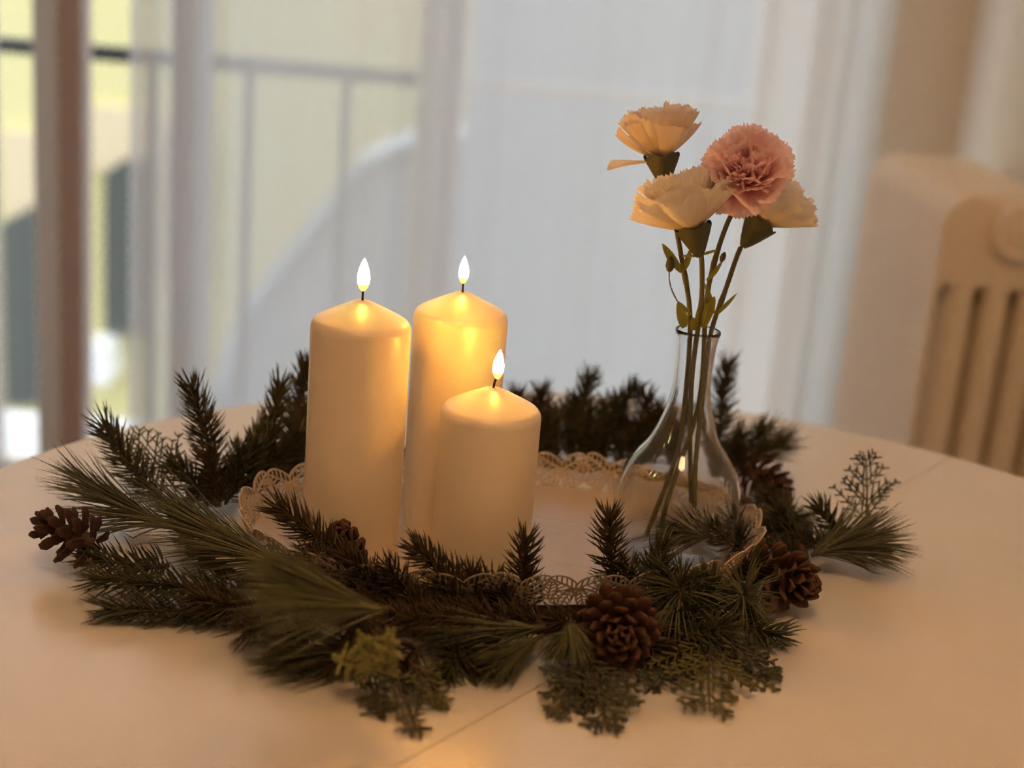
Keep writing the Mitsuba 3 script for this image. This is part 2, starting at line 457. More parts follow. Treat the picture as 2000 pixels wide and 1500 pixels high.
def pierced_strip(total):
    n = int(round(total / 0.0345))
    per = total / n
    solids, holes = [], []
    for k in range(n):
        x = k * per
        for L, W, a, dx, y in ((.0205, .0125, 152, .5 * per, .0275), (.0205, .0125, 28, .5 * per, .0275), (.0175, .0105, 205, .5 * per, .0255), (.0175, .0105, -25, .5 * per, .0255),
                               (.0150, .0100, 88, .02 * per, .0195), (.0160, .0088, 250, .42 * per, .0265), (.0150, .0084, -70, .58 * per, .0265)):
            o, s = leaf_shape(L, W, a + (k * 37 % 7 - 3) * 1.5, x + dx, y + (k * 13 % 5 - 2) * 0.0005)
            solids.append(o); holes.append(s)
    # leaves lie one over another: a later leaf covers the slits of an earlier one
    body, cut = Polygon(), Polygon()
    for o, s in zip(solids, holes):
        body = body.union(o)
        cut = cut.difference(o.buffer(0.0001)).union(s)
    band = shapely.box(-.001, .0, total + .001, .0150)
    body = body.union(band)
    return body.difference(cut.difference(shapely.box(-1, -1, 1 + total, .0146)))


tray = thing('oval_tray', 'cream oval tray with a pierced leaf pattern rim under candles and vase', 'tray')
strip = pierced_strip(OVAL_LEN)
strip = strip.intersection(shapely.box(-.0005, -1, OVAL_LEN + .0005, 1))
strip = max(getattr(strip, 'geoms', [strip]), key=lambda g: g.area).simplify(0.00006)
rim = trimesh.creation.extrude_polygon(shapely.segmentize(strip, 0.004), 0.0011, engine='earcut')
rv = np.array(rim.vertices)
sfrac, hgt, thick = rv[:, 0] / OVAL_LEN, rv[:, 1], rv[:, 2]
xy = oval(sfrac, 0.004 + 0.22 * hgt + 3.0 * hgt ** 2 + thick)
rim = trimesh.Trimesh(np.column_stack([xy, FLOOR - .002 + hgt]), rim.faces, process=False)
add('pierced_rim', rim, 'tray_rim', tray, False)


def oval_disc(z, flare, m=160):
    s = np.arange(m) / m
    p = oval(s, np.full(m, flare))
    return np.column_stack([p, np.full(m, z)])


def oval_solid(levels):
    rings = [oval_disc(z, f) for z, f in levels]
    n = len(rings[0])
    v = np.vstack(rings + [rings[0].mean(0)[None], rings[-1].mean(0)[None]])
    f = []
    for i in range(len(rings) - 1):
        for j in range(n):
            a, b = i * n + j, i * n + (j + 1) % n
            f += [[a, b, b + n], [a, b + n, a + n]]
    e = len(rings) * n
    for j in range(n):
        f.append([e, (j + 1) % n, j]); f.append([e + 1, (len(rings) - 1) * n + j, (len(rings) - 1) * n + (j + 1) % n])
    return trimesh.Trimesh(v, f, process=False)


add('base', oval_solid([(TABLE_Z + .0005, -.006), (TABLE_Z + .0005, .002), (FLOOR - .0015, .0055), (FLOOR + .0006, .0048), (FLOOR, .003), (FLOOR, -.002)]), 'tray_enamel', tray, 25)

# ------------------------------------------------------------------ candles
CANDLE_D = 0.0660


def candle(xy, H, label, wick_bend, flame_h, flame_w, seed):
    t = thing('pillar_candle', label, 'candle', 'lit pillar candles on the tray')
    r, z0 = CANDLE_D / 2, FLOOR + .0003
    zs = H - .0165                                      # shoulder, below the sloping top
    prof = [(0, 0), (r - .003, 0), (r - .0006, .0012), (r, .004)] + [(r, z) for z in np.linspace(.02, zs - .006, 8)]
    a = np.linspace(0, math.radians(66), 9)
    rr = .0075
    prof += [(r - rr + rr * math.cos(x), zs - .006 + rr * math.sin(x)) for x in a]
    r1, z1 = prof[-1]
    ztop = H - .0015
    for u in np.linspace(0.1, 1, 14):
        rad_ = r1 * (1 - u)
        prof.append((rad_, z1 + (ztop - z1) * (u ** 0.93) - 0.0022 * max(0, (u - .78) / .22) ** 2))
    m = lathe(prof, 96)
    v = np.array(m.vertices)
    v[:, :2] *= (1 + 0.004 * (meshkit.noise(np.column_stack([v[:, :2] * 40, v[:, 2] * 12]), seed) - .5))[:, None]
    v += [xy[0], xy[1], z0]
    add('body', trimesh.Trimesh(v, m.faces, process=False), 'wax', t, True)
    zt = z0 + prof[-1][1]
    b = np.array([xy[0], xy[1], zt - .002])
    wl = .0085
    pts = bez(b, b + [0, 0, wl * .6], b + [wick_bend, 0, wl + .002], 9)
    wk = tubes(pts[None], np.array([.00075] * 8 + [.0005]), 8)
    ball = trimesh.creation.icosphere(1, .0006).apply_translation(pts[-1])
    add('wick', cat([wk, ball]), 'wick', t, True)
    # flame: an orange cup around the wick and the bright body above it
    fb = pts[-1] - [0, 0, .0028]
    u = np.linspace(0, 1, 22)
    shape = flame_w / 2 * (np.sin(np.pi * u ** 0.78) ** 0.72) * (1 - 0.10 * u)
    shape[0] = shape[-1] = 0
    fl = lathe(np.column_stack([shape, u * flame_h]), 24, fb)
    fv = np.array(fl.vertices)
    fv[:, 0] += wick_bend * 0.25 * ((fv[:, 2] - fb[2]) / flame_h) ** 2
    cut = int(22 * .27)
    f = fl.faces
    row = f.min(1) // 24
    core = trimesh.Trimesh(fv, f[row >= cut], process=False); core.remove_unreferenced_vertices()
    low = trimesh.Trimesh(fv, f[row < cut], process=False); low.remove_unreferenced_vertices()
    k = add('flame', core, 'wick', t, True)
    scene[k]['emitter'] = {'type': 'area', 'radiance': rgb(FLAME_LIGHT, FLAME_LIGHT * .41, FLAME_LIGHT * .05)}
    k = add('flame_cup', low, 'wick', t, True)
    scene[k]['emitter'] = {'type': 'area', 'radiance': rgb(3.0, 1.15, .30)}
    return t


candle((-0.1018, 0.903), 0.1880, 'tall lit candle, left of the three, before the long pine needles', 0.0000, .0225, .0088, 1)
candle((-0.0395, 0.965), 0.1850, 'tall lit candle behind the other two, with an orange glow on its side', -.0002, .0200, .0074, 2)
candle((-0.0120, 0.888), 0.1405, 'short lit candle, the lowest of the three, with a bent wick', .0022, .0205, .0078, 3)

# ------------------------------------------------------------------ vase
VX, VY = 0.1252, 0.955
vase = thing('glass_vase', 'clear glass vase with narrow neck and wide belly holding carnations', 'vase')
ZV = FLOOR + .0003
VH = at(1365, 645, VY)[2] - ZV
o_r = [(0, 0), (.032, 0), (.0385, .003), (.0432, .011), (.0455, .024), (.0456, .038), (.0447, .052), (.0410, .066), (.0342, .078), (.0258, .0895), (.0203, .1015), (.0166, .113), (.0141, .124), (.0131, .1356), (.0133, .1505), (.0142, .163), (.0152, VH - .003), (.0158, VH - .001)]
zz = np.array(o_r)
from scipy.interpolate import PchipInterpolator
ts = np.concatenate([[0], np.cumsum(np.linalg.norm(np.diff(zz, axis=0), axis=1))])
tt = np.linspace(0, ts[-1], 90)
outer = np.column_stack([PchipInterpolator(ts, zz[:, 0])(tt), PchipInterpolator(ts, zz[:, 1])(tt)])
outer[0, 0] = 0
dd = np.gradient(outer, axis=0); dd /= np.linalg.norm(dd, axis=1, keepdims=True)
nn = np.column_stack([-dd[:, 1], dd[:, 0]])
wallt = np.interp(outer[:, 1], [0, .02, .1, .2], [.0035, .0024, .0018, .0015])
inner = outer + nn * wallt[:, None]
inner = inner[(inner[:, 0] > 0.0) & (inner[:, 1] > .004)]
inner = inner[np.argsort(inner[:, 1])]
inner = np.vstack([[(0, inner[0, 1])], inner])
lip = [(outer[-1, 0] - .0002, VH), ((outer[-1, 0] + inner[-1, 0]) / 2, VH + .0004)]
prof = np.vstack([outer, lip, inner[::-1]])
add('body', lathe(prof, 96, (VX, VY, ZV)), 'glass', vase, True)


# ------------------------------------------------------------------ carnations
def petal_mesh(base, axis, az, alpha, L, W, seed, colors, curl=0.35, frill=1.0):
    """One fringed petal; axis: flower axis, alpha: opening angle from it."""
    rng = np.random.default_rng(seed)
    nu, nv = 35, 12
    u, v = np.meshgrid(np.linspace(-1, 1, nu), np.linspace(0, 1, nv))
    a, b = frames(axis[None]); a, b = a[0], b[0]
    rad_d = a * math.cos(az) + b * math.sin(az)
    tan_d = -a * math.sin(az) + b * math.cos(az)
    tooth = np.interp(np.linspace(0, 1, nu), np.linspace(0, 1, 9), rng.uniform(-.05, .05, 9)) + .030 * np.where(np.arange(nu) % 2, 1, -1) * rng.uniform(.2, 1.4, nu)
    edge = 1 + tooth[None] * smooth01((v - .72) / .28) * frill - .17 * np.abs(u) ** 2.4
    width = W * (0.10 + 0.90 * v ** 0.85)
    s = v * L * edge
    ang = alpha + curl * v ** 1.6
    # integrate the bend along the petal
    out = np.cumsum(np.sin(ang) * np.gradient(v, axis=0), axis=0) * L * edge
    along = np.cumsum(np.cos(ang) * np.gradient(v, axis=0), axis=0) * L * edge
    k1, k2, p1, p2 = rng.uniform(3, 4.5), rng.uniform(7, 9), rng.uniform(0, 6), rng.uniform(0, 6)
    ruf = L * frill * (0.075 * np.sin(k1 * u + p1) * v ** 1.3 + 0.045 * np.sin(k2 * u + p2) * v ** 1.8 + 0.016 * np.sin(19 * u + p1) * v ** 4)
    cup = 0.42 * W * u ** 2 * (0.2 + v) * 0.5
    n_r, n_a = np.cos(ang), -np.sin(ang)               # petal normal (outwards)
    P = base + (out + n_r * (ruf - cup))[..., None] * rad_d + (along + n_a * (ruf - cup))[..., None] * axis + (u * width / 2)[..., None] * tan_d
    i, j = np.meshgrid(np.arange(nv - 1), np.arange(nu - 1), indexing='ij')
    q = np.stack([i * nu + j, i * nu + j + 1, (i + 1) * nu + j + 1, (i + 1) * nu + j], -1).reshape(-1, 4)
    c0, c1 = colors
    t = smooth01(v * 1.1)[..., None]
    vein = (1 - 0.06 * np.abs(np.sin(u * 14 + p2)) * (1 - v * .6))[..., None]
    col = (np.asarray(c0) * (1 - t) + np.asarray(c1) * t) * vein
    return trimesh.Trimesh(P.reshape(-1, 3), np.vstack([q[:, [0, 1, 2]], q[:, [0, 2, 3]]]), process=False), col.reshape(-1, 3)


def smooth01(x):
    x = np.clip(x, 0, 1)
    return x * x * (3 - 2 * x)


def leaf_mesh(p0, p1, W, bend, nrm):
    """Slim pointed leaf from p0 to p1, folded along its midrib."""
    n = 9
    t = np.linspace(0, 1, n)
    d = p1 - p0
    L = np.linalg.norm(d)
    side = np.cross(d / L, nrm); side /= np.linalg.norm(side)
    up = np.cross(side, d / L)
    mid = p0 + t[:, None] * d + (bend * L * np.sin(np.pi * t))[:, None] * up
    w = W / 2 * np.sin(np.pi * np.clip(t * .92 + .08, 0, 1)) ** 0.7
    A = mid + side * w[:, None] + up * (w * .35)[:, None]
    B = mid - side * w[:, None] + up * (w * .35)[:, None]
    v = np.vstack([A, mid, B])
    f = []
    for i in range(n - 1):
        for o in (0, n):
            f += [[o + i, o + i + 1, o + n + i + 1], [o + i, o + n + i + 1, o + n + i]]
    return trimesh.Trimesh(v, f, process=False)


def carnation(label, calyx_px, head_px, y, dy, stem_pts, petals, colors, seed, n_small, extra=()):
    t = thing('carnation', label, 'flower', 'carnations in the glass vase')
    base = at(*calyx_px, y)                              # foot of the calyx
    tip = at(*head_px, y + dy)
    axis = tip - base; axis /= np.linalg.norm(axis)
    CH = 0.021
    cal = lathe([(0, 0), (.0022, .0), (.0048, .004), (.0078, .010), (.0108, .017), (.0125, CH), (.0115, CH), (.0095, .016), (0, .012)], 30)
    cv = np.array(cal.vertices)
    th = np.arctan2(cv[:, 1], cv[:, 0])
    cv[:, 2] += .0014 * np.cos(5 * th) * smooth01((np.hypot(cv[:, 0], cv[:, 1]) - .006) / .005) * smooth01(cv[:, 2] / .016)
    a, b = frames(axis[None]); M = np.stack([a[0], b[0], axis], 1)
    add('calyx', trimesh.Trimesh(cv @ M.T + base, cal.faces, process=False), 'calyx_green', t)
    rng = np.random.default_rng(seed)
    pb = base + axis * (CH * .80)
    k = 0
    for (n, al, L, W, cu, fr) in petals:
        for i in range(n):
            az = 2 * math.pi * (i + rng.uniform(-.25, .25)) / n + k * 1.1
            m, c = petal_mesh(pb + axis * rng.uniform(-.001, .002), axis, az, al * rng.uniform(.8, 1.2), L * rng.uniform(.92, 1.08), W * rng.uniform(.85, 1.1), seed * 1000 + k * 50 + i, colors, cu * rng.uniform(.5, 1.4), fr)
            add('petal', m, 'petal', t, True, color=c)
        k += 1
    for (px, py, yy, L, W) in extra:                     # a single petal hanging off to one side
        q = at(px, py, yy)
        d = q - pb
        ad = d @ axis
        lat = d - ad * axis
        fa, fb = frames(axis[None])
        az = math.atan2(lat @ fb[0], lat @ fa[0])
        m, c = petal_mesh(pb, axis, az, math.atan2(np.linalg.norm(lat), ad) * .92, L, W, seed * 77, colors, .12, .5)
        add('petal', m, 'petal', t, True, color=c)
    pts = spline([base + axis * .002] + [np.asarray(q, float) for q in stem_pts], 40)
    rr = .00175 + .0005 * np.exp(-((np.linspace(0, 1, 40) - .35) / .02) ** 2)
    add('stem', tubes(pts[None], rr, 10), 'stem_green', t, True)
    return t, base, axis


def V(px, py, y):
    return at(px, py, y)


CREAM = ((.88, .80, .64), (.94, .91, .88))
PEACH = ((.90, .77, .60), (.94, .87, .81))
PINK = ((.95, .46, .44), (.97, .80, .83))
c1, b1, a1 = carnation('peach cream carnation highest at left, one petal drooping', (1298, 364), (1286, 240), .972, .006,
                       [V(1316, 420, .972), V(1336, 530, .968), V(1348, 640, .962), V(1336, 800, .960), V(1318, 900, .96), V(1262, 1046, .950)],
                       [(5, .95, .034, .052, -.42, .8), (6, .70, .035, .052, -.28, .9), (6, .44, .034, .046, -.1, 1.0), (4, .18, .033, .038, .0, 1.1)], PEACH, 11, 0, extra=[(1178, 342, .965, .036, .015)])
c2, b2, a2 = carnation('large cream carnation in front, lowest of the bunch', (1367, 502), (1342, 390), .935, .004,
                       [V(1371, 520, .936), V(1370, 590, .943), V(1362, 650, .952), V(1350, 760, .956), V(1348, 900, .96), V(1350, 980, .965)],
                       [(6, 1.06, .039, .058, -.32, .9), (6, .94, .039, .060, -.24, 1.0), (6, .62, .038, .054, -.1, 1.0), (4, .26, .036, .042, .0, 1.1)], CREAM, 12, 0)
c3, b3, a3 = carnation('pink carnation at top right, facing the room', (1452, 380), (1466, 290), .962, -.050,
                       [V(1432, 412, .975), V(1408, 470, .972), V(1384, 560, .966), V(1376, 650, .960), V(1366, 780, .958), V(1330, 900, .955), V(1292, 1028, .945)],
                       [(7, 1.05, .031, .044, .10, 1.0), (7, .80, .033, .042, .1, 1.2), (7, .55, .036, .040, .0, 1.4), (6, .30, .036, .036, .0, 1.6), (5, .12, .034, .030, .0, 1.7)], PINK, 13, 0)
c4, b4, a4 = carnation('cream carnation at far right below the pink one, dark calyx showing', (1450, 482), (1525, 385), .975, .008,
                       [V(1436, 510, .974), V(1412, 580, .970), V(1390, 645, .964), V(1376, 740, .956), V(1362, 860, .952), V(1356, 990, .950)],
                       [(6, .98, .035, .052, -.2, .9), (6, .70, .036, .050, -.1, 1.0), (5, .38, .036, .044, .0, 1.1), (4, .18, .035, .034, .0, 1.2)], CREAM, 14, 0)


def leaf(par, p, q, W=.005, bend=.12):
    add('leaf', leaf_mesh(np.asarray(p), np.asarray(q), W, bend, np.array([.1, -1, .15])), 'leaf_green', par, True)


leaf(c1, V(1331, 532, .968), V(1293, 475, .966), .006, -.1)
leaf(c1, V(1334, 530, .968), V(1350, 482, .962), .0045, .08)
leaf(c1, V(1336, 640, .962), V(1323, 588, .958), .0075, .1)
leaf(c1, V(1350, 615, .958), V(1323, 587, .957), .0025, .0)
leaf(c2, V(1366, 500, .936), V(1330, 500, .930), .0020, -.1)
leaf(c2, V(1370, 498, .936), V(1402, 488, .930), .0020, -.1)
leaf(c2, V(1362, 640, .950), V(1374, 580, .944), .0075, .06)
leaf(c2, V(1355, 645, .950), V(1352, 618, .944), .006, .06)
leaf(c3, V(1380, 548, .966), V(1412, 508, .960), .0035, .12)
leaf(c3, V(1373, 640, .958), V(1396, 578, .950), .0075, -.1)
leaf(c4, V(1394, 612, .967), V(1376, 552, .960), .0040, .05)
leaf(c4, V(1394, 618, .967), V(1440, 572, .962), .0030, .05)


def bud(par, p, q, seed):
    d = q - p; L = np.linalg.norm(d); d /= L
    a, b = frames(d[None])
    m = lathe([(0, 0), (.0018, .001), (.0030, .004), (.0026, .008), (.0010, .0105), (0, .011)], 14)
    M = np.stack([a[0], b[0], d], 1)
    add('bud', trimesh.Trimesh(np.array(m.vertices) @ M.T * (L / .011) + p, m.faces, process=False), 'calyx_green', par)


bud(c1, V(1307, 532, .966), V(1311, 500, .966), 1)
bud(c3, V(1408, 512, .960), V(1416, 492, .960), 2)
add('stalk', tubes(spline([V(1323, 588, .957), V(1310, 560, .962), V(1307, 532, .966)], 12)[None], .0005, 6), 'stem_green', c1, True)

# ------------------------------------------------------------------ evergreen garland
gar = thing('evergreen_garland', 'dark green artificial fir and pine wreath with cones around the tray', 'wreath')
GREEN = np.array([[.064, .066, .026], [.048, .054, .024], [.078, .070, .026], [.054, .048, .024]]) * .78
BROWN = np.array([[.066, .042, .018], [.056, .034, .015], [.076, .054, .022]]) * .78
PINEC = np.array([[.120, .120, .050], [.098, .102, .046], [.140, .130, .055], [.085, .09, .045]]) * .78
YEL = np.array([[.20, .18, .045], [.16, .15, .04], [.22, .20, .06]]) * .78


def rotate_about(v, k, th):
    c, s = np.cos(th)[..., None], np.sin(th)[..., None]
    return v * c + np.cross(k, v) * s + k * np.sum(k * v, -1, keepdims=True) * (1 - c)


def keep_above(P, z=TABLE_Z + .0012):
    P[..., 2] = np.where(P[..., 2] < z, z + .15 * np.abs(np.sin(P[..., 0] * 900)) * .004, P[..., 2])
    return P


def needles_on(axis_pts, n, length, ang0, ang1, r, rng, palette, bow=0.35, seg=4, t0=.03, flat=0.0, droop=0.0):
    """Needles around a twig; opening angle from ang0 (foot) to ang1 (tip)."""
    m = len(axis_pts)
    t = np.clip(t0 + (1 - t0) * (np.arange(n) + rng.uniform(0, 1, n)) / n, 0, .999)
    f = t * (m - 1)
    i = np.minimum(f.astype(int), m - 2)
    w = (f - i)[:, None]
    p = axis_pts[i] * (1 - w) + axis_pts[i + 1] * w
    d = axis_pts[i + 1] - axis_pts[i]
    d /= np.linalg.norm(d, axis=1, keepdims=True)
    a, b = frames(d)
    az = np.arange(n) * 2.39996 + rng.uniform(-.4, .4, n)
    lat = a * np.cos(az)[:, None] + b * np.sin(az)[:, None]
    lat[:, 2] *= 1 - flat
    lat /= np.linalg.norm(lat, axis=1, keepdims=True)
    ang = ang0 + (ang1 - ang0) * t ** 1.5 + rng.normal(0, .10, n)
    L = length * rng.uniform(.8, 1.12, n) * (1 - .12 * t ** 6)
    s = np.linspace(0, 1, seg)
    P = np.zeros((n, seg, 3))
    # the needle leaves at a wide angle and bows towards the twig's tip
    bw = bow * rng.uniform(.5, 1.4, n)
    for k, u in enumerate(s):
        th = ang + bw * (.5 - u)
        dirn = d * np.cos(th)[:, None] + lat * np.sin(th)[:, None]
        step = 0 if k == 0 else L / (seg - 1)
        P[:, k] = p if k == 0 else P[:, k - 1] + dirn * np.broadcast_to(step, (n,))[:, None]
    P += rng.normal(0, .02, (n, 1, 3)) * (s ** 2)[None, :, None] * L[:, None, None]
    P[..., 2] -= droop * (s ** 2)[None] * L[:, None]
    keep_above(P)
    prof = r * np.interp(s, [0, .15, .7, 1], [.8, 1, .85, .12])
    mesh = tubes(P, prof[None] * rng.uniform(.85, 1.15, (n, 1)), 3)
    col = palette[rng.integers(0, len(palette), n)] * rng.uniform(.75, 1.25, (n, 1))
    return mesh, np.repeat(col, seg * 3, axis=0)


def twig_axis(p0, p1, bend, n=14):
    mid = (p0 + p1) / 2 + np.asarray(bend)
    return keep_above(bez(p0, mid, p1, n), TABLE_Z + .003)


def part_with_needles(name, axis, mesh, col, r0, r1, mat='needle'):
    k = add(name, tubes(axis[None], np.linspace(r0, r1, len(axis)), 6), 'bark', gar, True)
    kk = add('needles', mesh, mat, k, True, color=col)
    labels[kk] = {'kind': 'stuff'}
    return k


def fir(base, zb, tip, dy=0.0, length=.0135, dens=34, pal=None, flat=0.0, ang=(1.05, .45), seed=[0], bend=(0, 0, 0)):
    seed[0] += 1
    rng = np.random.default_rng(100 + seed[0])
    p0 = on(*base, zb)
    p1 = at(*tip, p0[1] + dy)
    p1[2] = max(p1[2], TABLE_Z + .004)
    ax = twig_axis(p0, p1, np.asarray(bend) + rng.normal(0, .003, 3))
    L = np.linalg.norm(p1 - p0)
    n = int(L * 100 * dens * .72)
    mesh, col = needles_on(ax, n, length * 1.40, ang[0] + .05, ang[1] + .15, .00080, rng, GREEN if pal is None else pal, flat=flat)
    part_with_needles('fir_sprig', ax, mesh, col, .0016, .0008)


def pine(base, zb, tip, dy=0.0, length=.055, n=170, pal=None, ang=(.42, .10), zt=None, axis_frac=.55, bow=-.3, droop=.05, seed=[0], bend=(0, 0, 0)):
    """A brush of long soft needles: the tip given is where the needles end."""
    seed[0] += 1
    rng = np.random.default_rng(300 + seed[0])
    p0 = on(*base, zb)
    p1 = at(*tip, p0[1] + dy) if zt is None else on(*tip, zt)
    p1[2] = max(p1[2], TABLE_Z + .004)
    d = p1 - p0
    full = np.linalg.norm(d)
    length = min(length * 1.12, full * .82)
    e = p0 + d * max(.15, 1 - length * .92 / full)
    ax = twig_axis(p0, e, np.asarray(bend) + rng.normal(0, .002, 3), 10)
    mesh, col = needles_on(ax, n, length, ang[0], ang[1], .00060, rng, PINEC if pal is None else pal, bow=bow, seg=7, droop=droop)
    part_with_needles('pine_tuft', ax, mesh, col, .0017, .0011)


def cedar(base, zb, tip, dy=0.0, zt=None, width=.9, pal=None, order=7, r=.00075, seed=[0], side=None):
    """Flat spray of scaly twiglets, branching twice."""
    seed[0] += 1
    rng = np.random.default_rng(500 + seed[0])
    p0 = on(*base, zb)
    p1 = at(*tip, p0[1] + dy) if zt is None else on(*tip, zt)
    d = p1 - p0
    L = np.linalg.norm(d); d /= L
    nrm = np.array(side if side is not None else [0, -.6, .8], float)
    lat = np.cross(d, nrm); lat /= np.linalg.norm(lat)
    main = bez(p0, (p0 + p1) / 2 + lat * L * .05, p1, 12)
    lines, rads = [], []

    def twiglet(p, dr_, ln, rr):
        q = p + dr_ * ln
        m_ = (p + q) / 2 + rng.normal(0, .04, 3) * ln
        lines.append(bez(p, m_, q, 5)); rads.append(rr * np.array([.9, 1.15, 1.1, 1.25, .5]))

    for i in range(order):
        u = .14 + .82 * i / (order - 1)
        for s in (-1, 1):
            b0 = main[int(u * 11)]
            bl = L * width * (.55 * (1 - u) + .14) * rng.uniform(.8, 1.15)
            bd = d * math.cos(.75) + lat * s * math.sin(.75) + nrm * rng.normal(0, .18)
            bd /= np.linalg.norm(bd)
            twiglet(b0, bd, bl, r)
            mm = max(2, int(bl / .0068))
            for k in range(mm):
                w = (k + .6) / mm
                for s2 in (-1, 1):
                    perp = np.cross(bd, nrm); perp /= np.linalg.norm(perp)
                    sd = bd * .72 + perp * s2 * .65 + nrm * rng.normal(0, .15)
                    twiglet(b0 + bd * bl * w, sd / np.linalg.norm(sd), (.0085 * (1 - w) + .0040) * rng.uniform(.6, 1.2), r * 1.05)
    P = keep_above(np.array(lines), TABLE_Z + .001)
    mesh = tubes(P, np.array(rads), 4)
    pl = (GREEN if pal is None else pal) * .8
    col = np.repeat(pl[rng.integers(0, len(pl), len(P))] * rng.uniform(.75, 1.25, (len(P), 1)), 20, axis=0)
    k = add('cedar_spray', tubes(keep_above(main[None]), np.linspace(.0011, .0005, 12), 5), 'bark', gar, True)
    kk = add('foliage', mesh, 'needle', k, True, color=col)
    labels[kk] = {'kind': 'stuff'}


def pine_cone(c, axis, L, R, n, seed, open_=1.0, tint=(.042, .015, .009), tip=(.085, .040, .023), scale_w=.011):
    """Cone centred at c; scales in a spiral around its axis, each a rounded spoon."""
    rng = np.random.default_rng(seed)
    axis = np.asarray(axis, float); axis /= np.linalg.norm(axis)
    a, b = frames(axis[None]); a, b = a[0], b[0]
    k0 = numbered(gar + '__pine_cone')
    core = lathe([(0, -L * .5), (R * .30, -L * .42), (R * .38, -L * .1), (R * .28, L * .25), (R * .12, L * .42), (0, L * .45)], 14)
    M = np.stack([a, b, axis], 1)
    scene[k0] = mikit.ply(trimesh.Trimesh(np.array(core.vertices) @ M.T + c, core.faces, process=False), 'bark', smooth=True)
    labels[k0] = {'label': 'brown pine cone with rounded scales'}
    nu, nv = 7, 6
    u, v = np.meshgrid(np.linspace(-1, 1, nu), np.linspace(0, 1, nv))
    for i in range(n):
        t = (i + .5) / n
        az = i * 2.39996
        zpos = -L * .48 + L * .90 * t
        prof = math.sin(math.pi * (0.20 + 0.72 * t) ** 0.85) ** 0.8
        ln = R * (0.40 + .62 * prof) * rng.uniform(.92, 1.06)
        el = open_ * (-.15 + 1.45 * t ** 1.4)              # from sideways at the foot to forward at the tip
        rd = a * math.cos(az) + b * math.sin(az)
        td = -a * math.sin(az) + b * math.cos(az)
        w = scale_w * (.55 + .45 * prof) * np.clip(.45 + .8 * v - .1 * v ** 2, 0, 1) * np.sqrt(np.clip(1 - (np.clip(v - .62, 0, 1) / .385) ** 2, 0.02, 1))
        e = el + .35 * v
        s = v * ln
        ox = np.cumsum(np.cos(e) * np.gradient(v, axis=0), 0) * ln
        oz = np.cumsum(np.sin(e) * np.gradient(v, axis=0), 0) * ln
        th = .0014 + .0012 * smooth01((v - .55) / .3)
        cupz = -.18 * w * u ** 2
        vs, cs = [], []
        for sg in (1, -1):
            off = cupz + sg * th * .5 * np.sqrt(np.clip(1 - .8 * u ** 2, 0, 1))
            P = c + axis * zpos + (ox - np.sin(e) * off)[..., None] * rd + (oz + np.cos(e) * off)[..., None] * axis + (u * w / 2)[..., None] * td
            vs.append(P.reshape(-1, 3))
            q = smooth01((v - .70) / .22)[..., None]
            cs.append(((np.asarray(tint) * (1 - q) + np.asarray(tip) * q) * rng.uniform(.85, 1.15)).reshape(-1, 3))
        ii, jj = np.meshgrid(np.arange(nv - 1), np.arange(nu - 1), indexing='ij')
        q = np.stack([ii * nu + jj, ii * nu + jj + 1, (ii + 1) * nu + jj + 1, (ii + 1) * nu + jj], -1).reshape(-1, 4)
        f0 = np.vstack([q[:, [0, 1, 2]], q[:, [0, 2, 3]]])
        N = nu * nv
        ring = [j for j in range(nu)] + [nu * (r_ + 1) - 1 for r_ in range(1, nv)] + [nu * (nv - 1) + j for j in range(nu - 2, -1, -1)] + [nu * r_ for r_ in range(nv - 2, 0, -1)]
        side = []
        for x, y in zip(ring, ring[1:] + ring[:1]):
            side += [[x, x + N, y + N], [x, y + N, y]]
        vv = np.vstack(vs)
        keep_above(vv, TABLE_Z + .0008)
        add('scale', trimesh.Trimesh(vv, np.vstack([f0, f0[:, ::-1] + N, np.array(side)]), process=False), 'cone_brown', k0, True, color=np.vstack(cs))
    return k0


# main twisted twig round the tray
ang_ = np.linspace(0, 2 * np.pi, 121)
ring = np.stack([-0.005 + .225 * np.cos(ang_), .965 + .168 * np.sin(ang_), TABLE_Z + .014 + .004 * np.sin(3 * ang_)], 1)
for ph in (0, np.pi):
    tw = ring + .0032 * np.stack([np.cos(ang_) * np.cos(ang_ * 26 + ph), np.sin(ang_) * np.cos(ang_ * 26 + ph), np.sin(ang_ * 26 + ph)], 1)
    add('main_twig', tubes(tw[None], .0030, 7), 'bark', gar, True)

# back left
fir((318, 985), .012, (205, 832), .02, .0165, 34)
fir((428, 972), .012, (374, 756), .0, .0150, 36, ang=(1.15, .4))
fir((425, 990), .010, (335, 905), .01, .0150, 34)
fir((500, 945), .012, (548, 752), .02, .0140, 36)
fir((555, 915), .012, (600, 712), .02, .0140, 36)
fir((470, 968), .010, (585, 850), .02, .0140, 36)
fir((450, 965), .010, (520, 830), .03, .0140, 36)
fir((540, 950), .010, (600, 800), .02, .0140, 34, BROWN)
fir((600, 930), .010, (650, 800), .02, .0140, 30, BROWN)
# back
for bx, by, tx, ty in ((1052, 890, 1058, 768), (1105, 885, 1152, 738), (1165, 890, 1238, 758), (1120, 900, 1100, 800), (1240, 885, 1205, 782), (1230, 900, 1290, 800), (1300, 905, 1345, 800),
                       (1000, 880, 1010, 770), (940, 880, 950, 780), (1160, 905, 1155, 800), (1070, 905, 1020, 800), (1200, 905, 1260, 830), (1090, 900, 1075, 812), (860, 890, 840, 790), (720, 900, 700, 790), (1180, 900, 1190, 815), (1270, 900, 1240, 830)):
    fir((bx, by), .010, (tx, ty), .005, .0135, 36, BROWN if (bx // 10) % 2 else GREEN)
fir((1405, 890), .012, (1421, 712), .0, .0140, 34)
fir((1410, 915), .012, (1490, 838), .01, .0140, 34)
fir((1400, 930), .010, (1450, 850), .0, .0135, 34)
